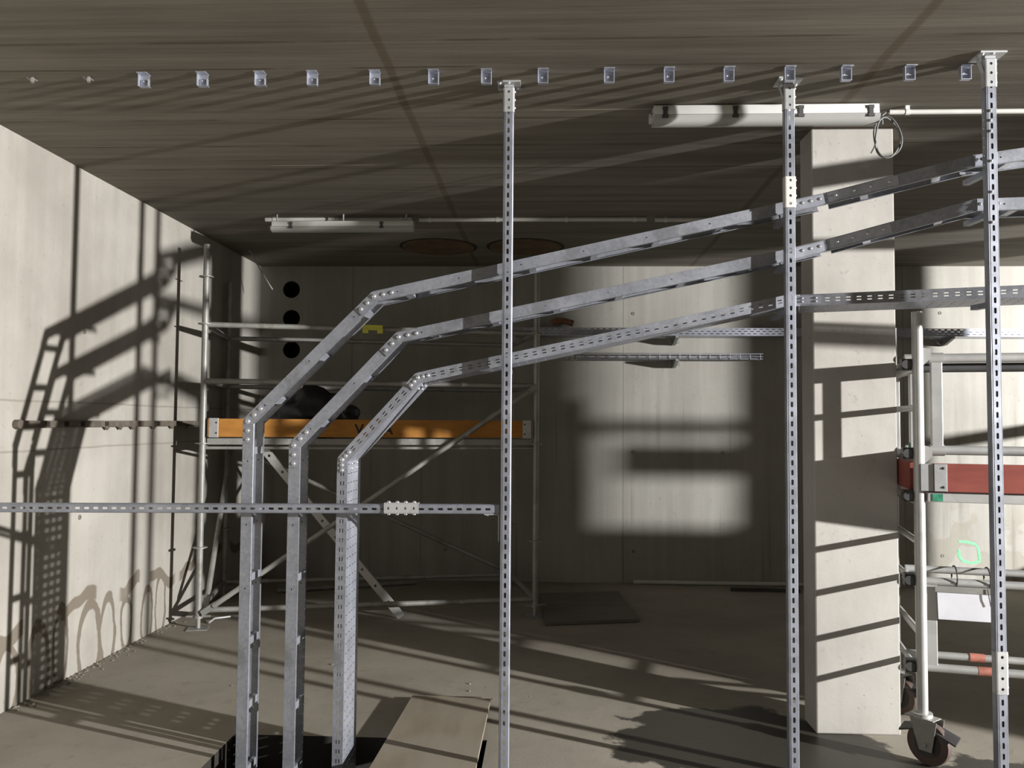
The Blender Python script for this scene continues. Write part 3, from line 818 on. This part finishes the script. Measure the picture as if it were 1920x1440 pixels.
# strut leaning under the deck
p = fl(752, 1157, .012); q = at(494, 836, 6.62); q.z = 1.372
t = thing('leaning_strut', p, 'flat perforated steel strip leaning from the floor to the scaffold deck', 'strut')
d = (q-p); L = d.length; d.normalize(); s = (EX-EX.dot(d)*d).normalized(); 
mb = MB(); mb.slots(p-s*.032, d, s, L, .064, [(.032, .17, .16, .022, .022)]); 
mb.quad(p-s*.032, p-s*.032+d*L, p-s*.032+d*L+EY*.02, p-s*.032+EY*.02); mb.quad(p+s*.032, p+s*.032+d*L, p+s*.032+d*L+EY*.02, p+s*.032+EY*.02)
mb.build('strip', M['alu'], t, solid=.003, weld=True)
# black plastic sack on the deck
bm = bmesh.new(); bmesh.ops.create_icosphere(bm, subdivisions=4, radius=1)
c = A+dv*((at(585, 790, 6.6)-A).dot(dv))+pv*.28
from mathutils import noise as mn
for v in bm.verts:
    q = v.co.copy(); k = 1+.16*mn.noise(q*2.2)+.07*mn.noise(q*6)
    z = q.z*.20*k
    v.co = V((q.x*.36*k, q.y*.20*k, z+(.05 if z > 0 and abs(q.x) < .3 else 0)*max(0, q.z)))
lo = min(v.co.z for v in bm.verts)
mb = MB(); bm.verts.index_update()
mb.add([c+dv*v.co.x+pv*v.co.y+EZ*(1.462+max(v.co.z-lo-.03, 0)) for v in bm.verts], [tuple(v.index for v in f_.verts) for f_ in bm.faces]); bm.free()
tag(mb.build('rubbish_sack', M['black'], smooth=50), 'crumpled black plastic sack lying on the scaffold deck behind the toe board', 'sack')

# ------------------------------------------------------------------ rolling scaffold on the right
Fp = at(1722, 800, 4.10); F0 = V((Fp.x, 4.10, 0)); eu = V((.973, -.23, 0)).normalized(); ee = V((.23, .973, 0)).normalized()
LEN, DEP = 1.9, .72
rs = thing('rolling_scaffold', F0+eu*LEN/2+ee*DEP/2, 'aluminium rolling scaffold with a red toe board beside the concrete column', 'scaffold')
fz = lambda v, u=1722: at(u, v, 4.10).z
ztop = fz(585)
corners = [F0, F0+ee*DEP, F0+eu*LEN, F0+eu*LEN+ee*DEP]
for i, P in enumerate(corners):
    MB().hollow(P+EZ*.20, P+EZ*ztop, .0254, .004, 20).build('upright', M['alu'], rs, smooth=40)
rz = [fz(v, 1700) for v in (1268, 1190, 1102, 1018)]+[1.23, 1.46, 1.69, 1.92]
for E0 in (F0, F0+eu*LEN):
    for z in rz: tubep(rs, E0+ee*.02+EZ*z, E0+ee*(DEP-.02)+EZ*z, .016, 'rung', 'alu')
def collar(P, z, r=.04):
    mb = MB(); mb.box(P+EZ*z-eu*.045+ee*.03, .05, .06, .055, eu, ee, EZ); mb.cyl(P+EZ*z-eu*.05-ee*.012, P+EZ*z-eu*.05+ee*.07, .022, 12); return mb.build('coupling', M['dark'], rs, smooth=40)
MID = .34
Ym = (F0+ee*MID).y
fm = lambda v, u=1750: at(u, v, Ym-.04).z
zg1, zg0, zb1, zb0 = fm(672), fm(844), fm(1091), fm(1253)
q = F0+ee*MID
for z in (zg1, zg0):
    tubep(rs, q+EZ*z, q+eu*(LEN-.02)+EZ*z, .024, 'guard_rail', 'alu')
    MB().prism([F0+eu*.022+EZ*(z+.03), F0+eu*.060+EZ*(z+.024), F0+eu*.060+EZ*(z-.024), F0+eu*.022+EZ*(z-.06)], ee*.006).build('gusset', M['alu'], rs)
tubep(rs, q+ee*.07+EZ*(zg1-.045), q+ee*.07+eu*(LEN-.02)+EZ*(zg1-.045), .024, 'guard_rail', 'dark')  # shade on this rear rail is put into its dark colour
k1 = (at(1756, 750, Ym-.04)-q).dot(eu)
for k in (k1, LEN-.12):
    MB().box(q+eu*k+EZ*(zg1+zg0)/2, .055, .036, zg1-zg0, eu, ee, EZ).build('guard_post', M['alu'], rs, bevel=.004)
    for z in (zg1, zg0): MB().cyl(q+eu*(k-.034)+EZ*z, q+eu*(k+.034)+EZ*z, .0295, 16).build('weld_sleeve', M['alu'], rs, smooth=40)
# lower stay frame
for z in (zb1, zb0): tubep(rs, q+EZ*z, q+eu*(LEN-.02)+EZ*z, .0215, 'stay_rail', 'alu')
k1 = (at(1746, 1170, Ym-.04)-q).dot(eu)
MB().box(q+eu*k1+EZ*(zb1+zb0)/2, .06, .03, zb1-zb0, eu, ee, EZ).build('stay_post', M['alu'], rs, bevel=.004)
tubep(rs, q-eu*.0+ee*.06+EZ*(zb1+.052), q+eu*(LEN-.02)+ee*.06+EZ*(zb1+.052), .019, 'stay_rail', 'alu')
tubep(rs, q+ee*.06+EZ*(zb0+.05), q+eu*(LEN-.02)+ee*.06+EZ*(zb0+.05), .019, 'stay_rail', 'alu')
zgf, zgl = fz(690, 1700), fz(858, 1700)
for v in (1088, 1250, 683, 850, 930): collar(F0, fz(v, 1700), .033)
k0 = (at(1842, 1255, Ym-.07)-q).dot(eu)
for off, z, kk in ((0, zb0, .012), (.06, zb0+.05, -.012)):
    MB().cyl(q+ee*off+eu*(k0-.035+kk)+EZ*z, q+ee*off+eu*(k0+.035+kk)+EZ*z, .0228, 14).build('tape', M['redtape'], rs, smooth=40)
for u in (1792, 1850):
    k = (at(u, 1080, Ym-.05)-q).dot(eu); c = q+eu*k+EZ*(zb1+.026)+ee*.03; mb = MB()
    mb.sweep([c+ee*.062*math.cos(a)+EZ*.054*math.sin(a) for a in [2*math.pi*i/16 for i in range(17)]], .004, 6); mb.build('cable_tie', M['dark'], rs)
# end guard frame by the column
for s_ in (.14, DEP-.12):
    MB().box(F0+ee*s_+EZ*(zgf+zgl)/2, .03, .045, zgf-zgl, eu, ee, EZ).build('guard_post', M['alu'], rs, bevel=.003)
for z in (zgf, zgl): tubep(rs, F0+ee*.02+EZ*z, F0+ee*(DEP-.02)+EZ*z, .022, 'guard_rail', 'alu')
MB().box(F0+ee*.142-eu*.017+EZ*(zgl+.05), .003, .03, .04, eu, ee, EZ).build('paint_mark', M['splat'], rs)
# deck and toe boards
tz1, tz0 = fz(868, 1740), fz(920, 1740)
q = F0-ee*.03
tb = MB().box(q+eu*(.05+LEN)/2+EZ*(tz1+tz0)/2, LEN-.06, .028, tz1-tz0, eu, ee, EZ).build('toe_board', M['red'], rs, bevel=.002)
c = q+eu*.085-ee*.016+EZ*(tz1+tz0)/2
MB().box(c, .055, .006, tz1-tz0-.004, eu, ee, EZ).build('end_cap', M['cap'], tb, bevel=.001)
MB().box(c-eu*.05+ee*.01, .07, .01, tz1-tz0-.004, eu, ee, EZ).build('end_cap', M['cap'], tb, bevel=.001)
for g in (-1, 1): bolt(tb, c+eu*.012-ee*.003+EZ*g*.045, -ee, .005, 'rivet', M['dark'])
MB().box(F0-eu*.022+ee*(DEP/2)+EZ*(tz1+tz0)/2, .026, DEP-.08, tz1-tz0, eu, ee, EZ).build('toe_board', M['red'], rs, bevel=.002)
MB().box(F0+eu*LEN/2+EZ*fz(931), LEN-.06, .05, .045, eu, ee, EZ).build('deck_beam', M['alu'], rs, bevel=.004)
MB().box(F0+eu*LEN/2+ee*DEP+EZ*fz(931), LEN-.06, .05, .045, eu, ee, EZ).build('deck_beam', M['alu'], rs, bevel=.004)
MB().box(F0+eu*LEN/2+ee*DEP/2+EZ*(fz(931)+.03), LEN-.08, DEP-.06, .018, eu, ee, EZ).build('deck', M['plydark'], rs)
MB().box(F0+eu*.075-ee*.0265+EZ*fz(931), .045, .003, .034, eu, ee, EZ).build('paint_mark', M['splat'], rs)
# castors
def castor(P, roll):
    roll = V((*roll, 0)).normalized(); ax = V((-roll.y, roll.x, 0)); wc = P+EZ*.10+roll*.03
    o = MB().cyl(wc-ax*.02, wc+ax*.02, .10, 36).build('castor_wheel', M['tyre'], rs, bevel=.006, smooth=40)
    MB().cyl(wc-ax*.023, wc+ax*.023, .062, 24).build('hub', M['rubber'], o, smooth=40)
    mb = MB()
    for g in (-1, 1):
        b = wc+ax*g*.034
        mb.prism([b-roll*.03-EZ*.03, b+roll*.03-EZ*.03, b+roll*.055+EZ*.115, b-roll*.075+EZ*.115], ax*g*.004)
    mb.box(P+EZ*.216, .14, .078, .005, roll, ax, EZ); mb.cyl(wc-ax*.045, wc+ax*.045, .009, 12)
    f_ = mb.build('fork', M['tube'], rs, bevel=.001)
    mb = MB(); mb.cyl(P+EZ*.215, P+EZ*.30, .021, 16); mb.cyl(P+EZ*.215, P+EZ*.235, .045, 18); mb.build('stem', M['alu'], rs, smooth=40)
    mb = MB()
    for g in (-1, 1):
        e = wc+roll*g*.10
        mb.prism([wc+EZ*.09+ax*.03+roll*g*.02, e+EZ*.06+ax*.026+roll*g*.035, e+EZ*.035-ax*.026+roll*g*.035, wc+EZ*.075-ax*.03+roll*g*.02], EZ*-.008)
    mb.build('brake_pedal', M['dark'], rs)
castor(F0, (.62, -.78)); castor(F0+ee*DEP, (.5, -.86)); castor(F0+eu*LEN, (.7, -.7)); castor(F0+eu*LEN+ee*DEP, (.7, -.7))
# silver sheet hanging from the stay rail
FM = F0+ee*MID
k0, k1 = (at(1758, 1120, Ym-.07)-FM).dot(eu), (at(1862, 1120, Ym-.09)-FM).dot(eu)
t = thing("metal_sheet", FM+eu*k0+EZ*1.0, 'shiny silver sheet hanging under the lower rails of the rolling scaffold', 'sheet')
z1 = zb1-.018; h = fm(1096)-fm(1157)
q = F0+ee*MID+EZ*z1-ee*.03
mb = MB(); dn = (-EZ*1.0-ee*.02).normalized()
mb.prism([q+eu*k0, q+eu*k1, q+eu*k1+dn*h, q+eu*(k0+.004)+dn*h], ee*.002); mb.build('panel', M['sheet'], t)
mb = MB(); mb.box(q+eu*(k0+k1)/2-ee*.004-EZ*.012, k1-k0+.02, .006, .03, eu, ee, EZ); mb.build('hanger_bar', M['tube'], t)
MB().sweep([q+eu*(k1-.035)-ee*.012, q+eu*(k1-.028)-ee*.014-EZ*.05, q+eu*(k1-.022)-ee*.012-EZ*.085], .0022, 6).build('string', M['dark'], t)

# ------------------------------------------------------------------ loose things on the floor
t = thing('plywood_sheet', (-.56, 4.2, 0), 'dusty plywood sheet lying partly over the floor pit, bottom centre', 'board')
c = [fl(773, 1304, .05), fl(920, 1310, .05), fl(892, 1440, .05), fl(692, 1440, .05)]
fr = lambda p, q: p+(q-p)*(3.3-p.y)/(q.y-p.y)
c[2] = fr(c[1], c[2]); c[3] = fr(c[0], c[3])
MB().prism(c, (0, 0, -.018)).build('panel', M['ply'], t, bevel=.001)
MB().box((-.56, 4.78, .016), .40, .06, .030).build('batten', M['ply'], t)
MB().box((-.56, 4.36, .016), .40, .06, .030).build('batten', M['ply'], t)
c = [fl(1012, 1112, .03), fl(1160, 1108, .03), fl(1200, 1160, .03), fl(1022, 1167, .03)]
tag(MB().prism(c, (0, 0, -.026)).build('floor_board', M['plydark'], bevel=.002), 'flat grey board on the floor beside the right leg of the tube scaffold', 'board')
p, q = at(1188, 1084, 8.33), at(1520, 1090, 8.33)
tag(MB().cyl((p.x, 8.355, .022), (q.x, 8.355, .022), .021, 12).build('floor_pipe', M['conduit'], smooth=40), 'pale pipe lying on the floor along the foot of the back wall', 'pipe')
p, q = fl(1370, 1108), fl(1500, 1111)
tag(MB().bar((p.x, p.y, .016), (q.x, q.y, .016), .04, .03).build('steel_bar', M['rubber']), 'dark bar lying on the floor just in front of the pale pipe', 'bar')
p, q = fl(520, 1112), fl(780, 1096)
tag(MB().cyl((p.x, p.y, .022), (q.x, q.y, .022), .021, 12).build('loose_tube', M['tube'], smooth=40), 'scaffold tube lying loose on the floor under the tower', 'tube')
p, q = fl(372, 1170), fl(432, 1163)
tag(MB().sweep([(p.x+.08, p.y, .01), ((p.x+q.x)/2, (p.y+q.y)/2, .03), (q.x, q.y, .03)], .009, 8).build('iron_pin', M['alu'], smooth=50), 'short thin steel pin lying by the left foot of the scaffold tower', 'pin')
mb = MB(); bm = bmesh.new(); bmesh.ops.create_icosphere(bm, subdivisions=1, radius=1); ico = ([v.co.copy() for v in bm.verts], [tuple(v.index for v in f_.verts) for f_ in bm.faces]); bm.free()
for i in range(150):
    y = random.uniform(4.5, 6.6); x = XL+abs(random.gauss(0, .05))+.012
    if i > 136: x, y = random.uniform(-2.5, 1.2), random.uniform(4.5, 6.2)
    r = random.uniform(.003, .010); s = V((random.uniform(.8, 1.5), random.uniform(.8, 1.6), random.uniform(.5, .9)))
    mb.add([V((x, y, r*.3))+V((v.x*s.x, v.y*s.y, v.z*s.z))*r*random.uniform(.85, 1.15) for v in ico[0]], ico[1])
o = mb.build('rubble', M['rubble']); o['kind'] = 'stuff'; tag(o, 'concrete crumbs scattered along the foot of the left wall', 'rubble')

# ------------------------------------------------------------------ light
def lamp(name, loc, aim, power, col, rad, angle, blend=.3):
    l = bpy.data.lights.new(name, 'SPOT'); l.energy = power; l.color = col; l.shadow_soft_size = rad; l.spot_size = math.radians(angle); l.spot_blend = blend
    o = bpy.data.objects.new(name, l); COL.objects.link(o); o.location = loc
    o.rotation_euler = (V(aim)-V(loc)).to_track_quat('-Z', 'Y').to_euler(); return o
lamp('work_light', L1, (-2.96, 2.6, 1.5), 11300, (1, .98, .95), .075, 78, 1.0)
lamp('work_light', L2, (4.6, YB, 1.9), 7600, (1, .99, .975), .13, 84, 1.0)
w = bpy.data.worlds.new('world'); SC.world = w; w.use_nodes = True
w.node_tree.nodes['Background'].inputs[0].default_value = (.5, .5, .5, 1); w.node_tree.nodes['Background'].inputs[1].default_value = .002
vs = SC.view_settings; vs.view_transform = 'Standard'; vs.look = 'None'; vs.exposure = 0; vs.gamma = 1; vs.use_curve_mapping = False
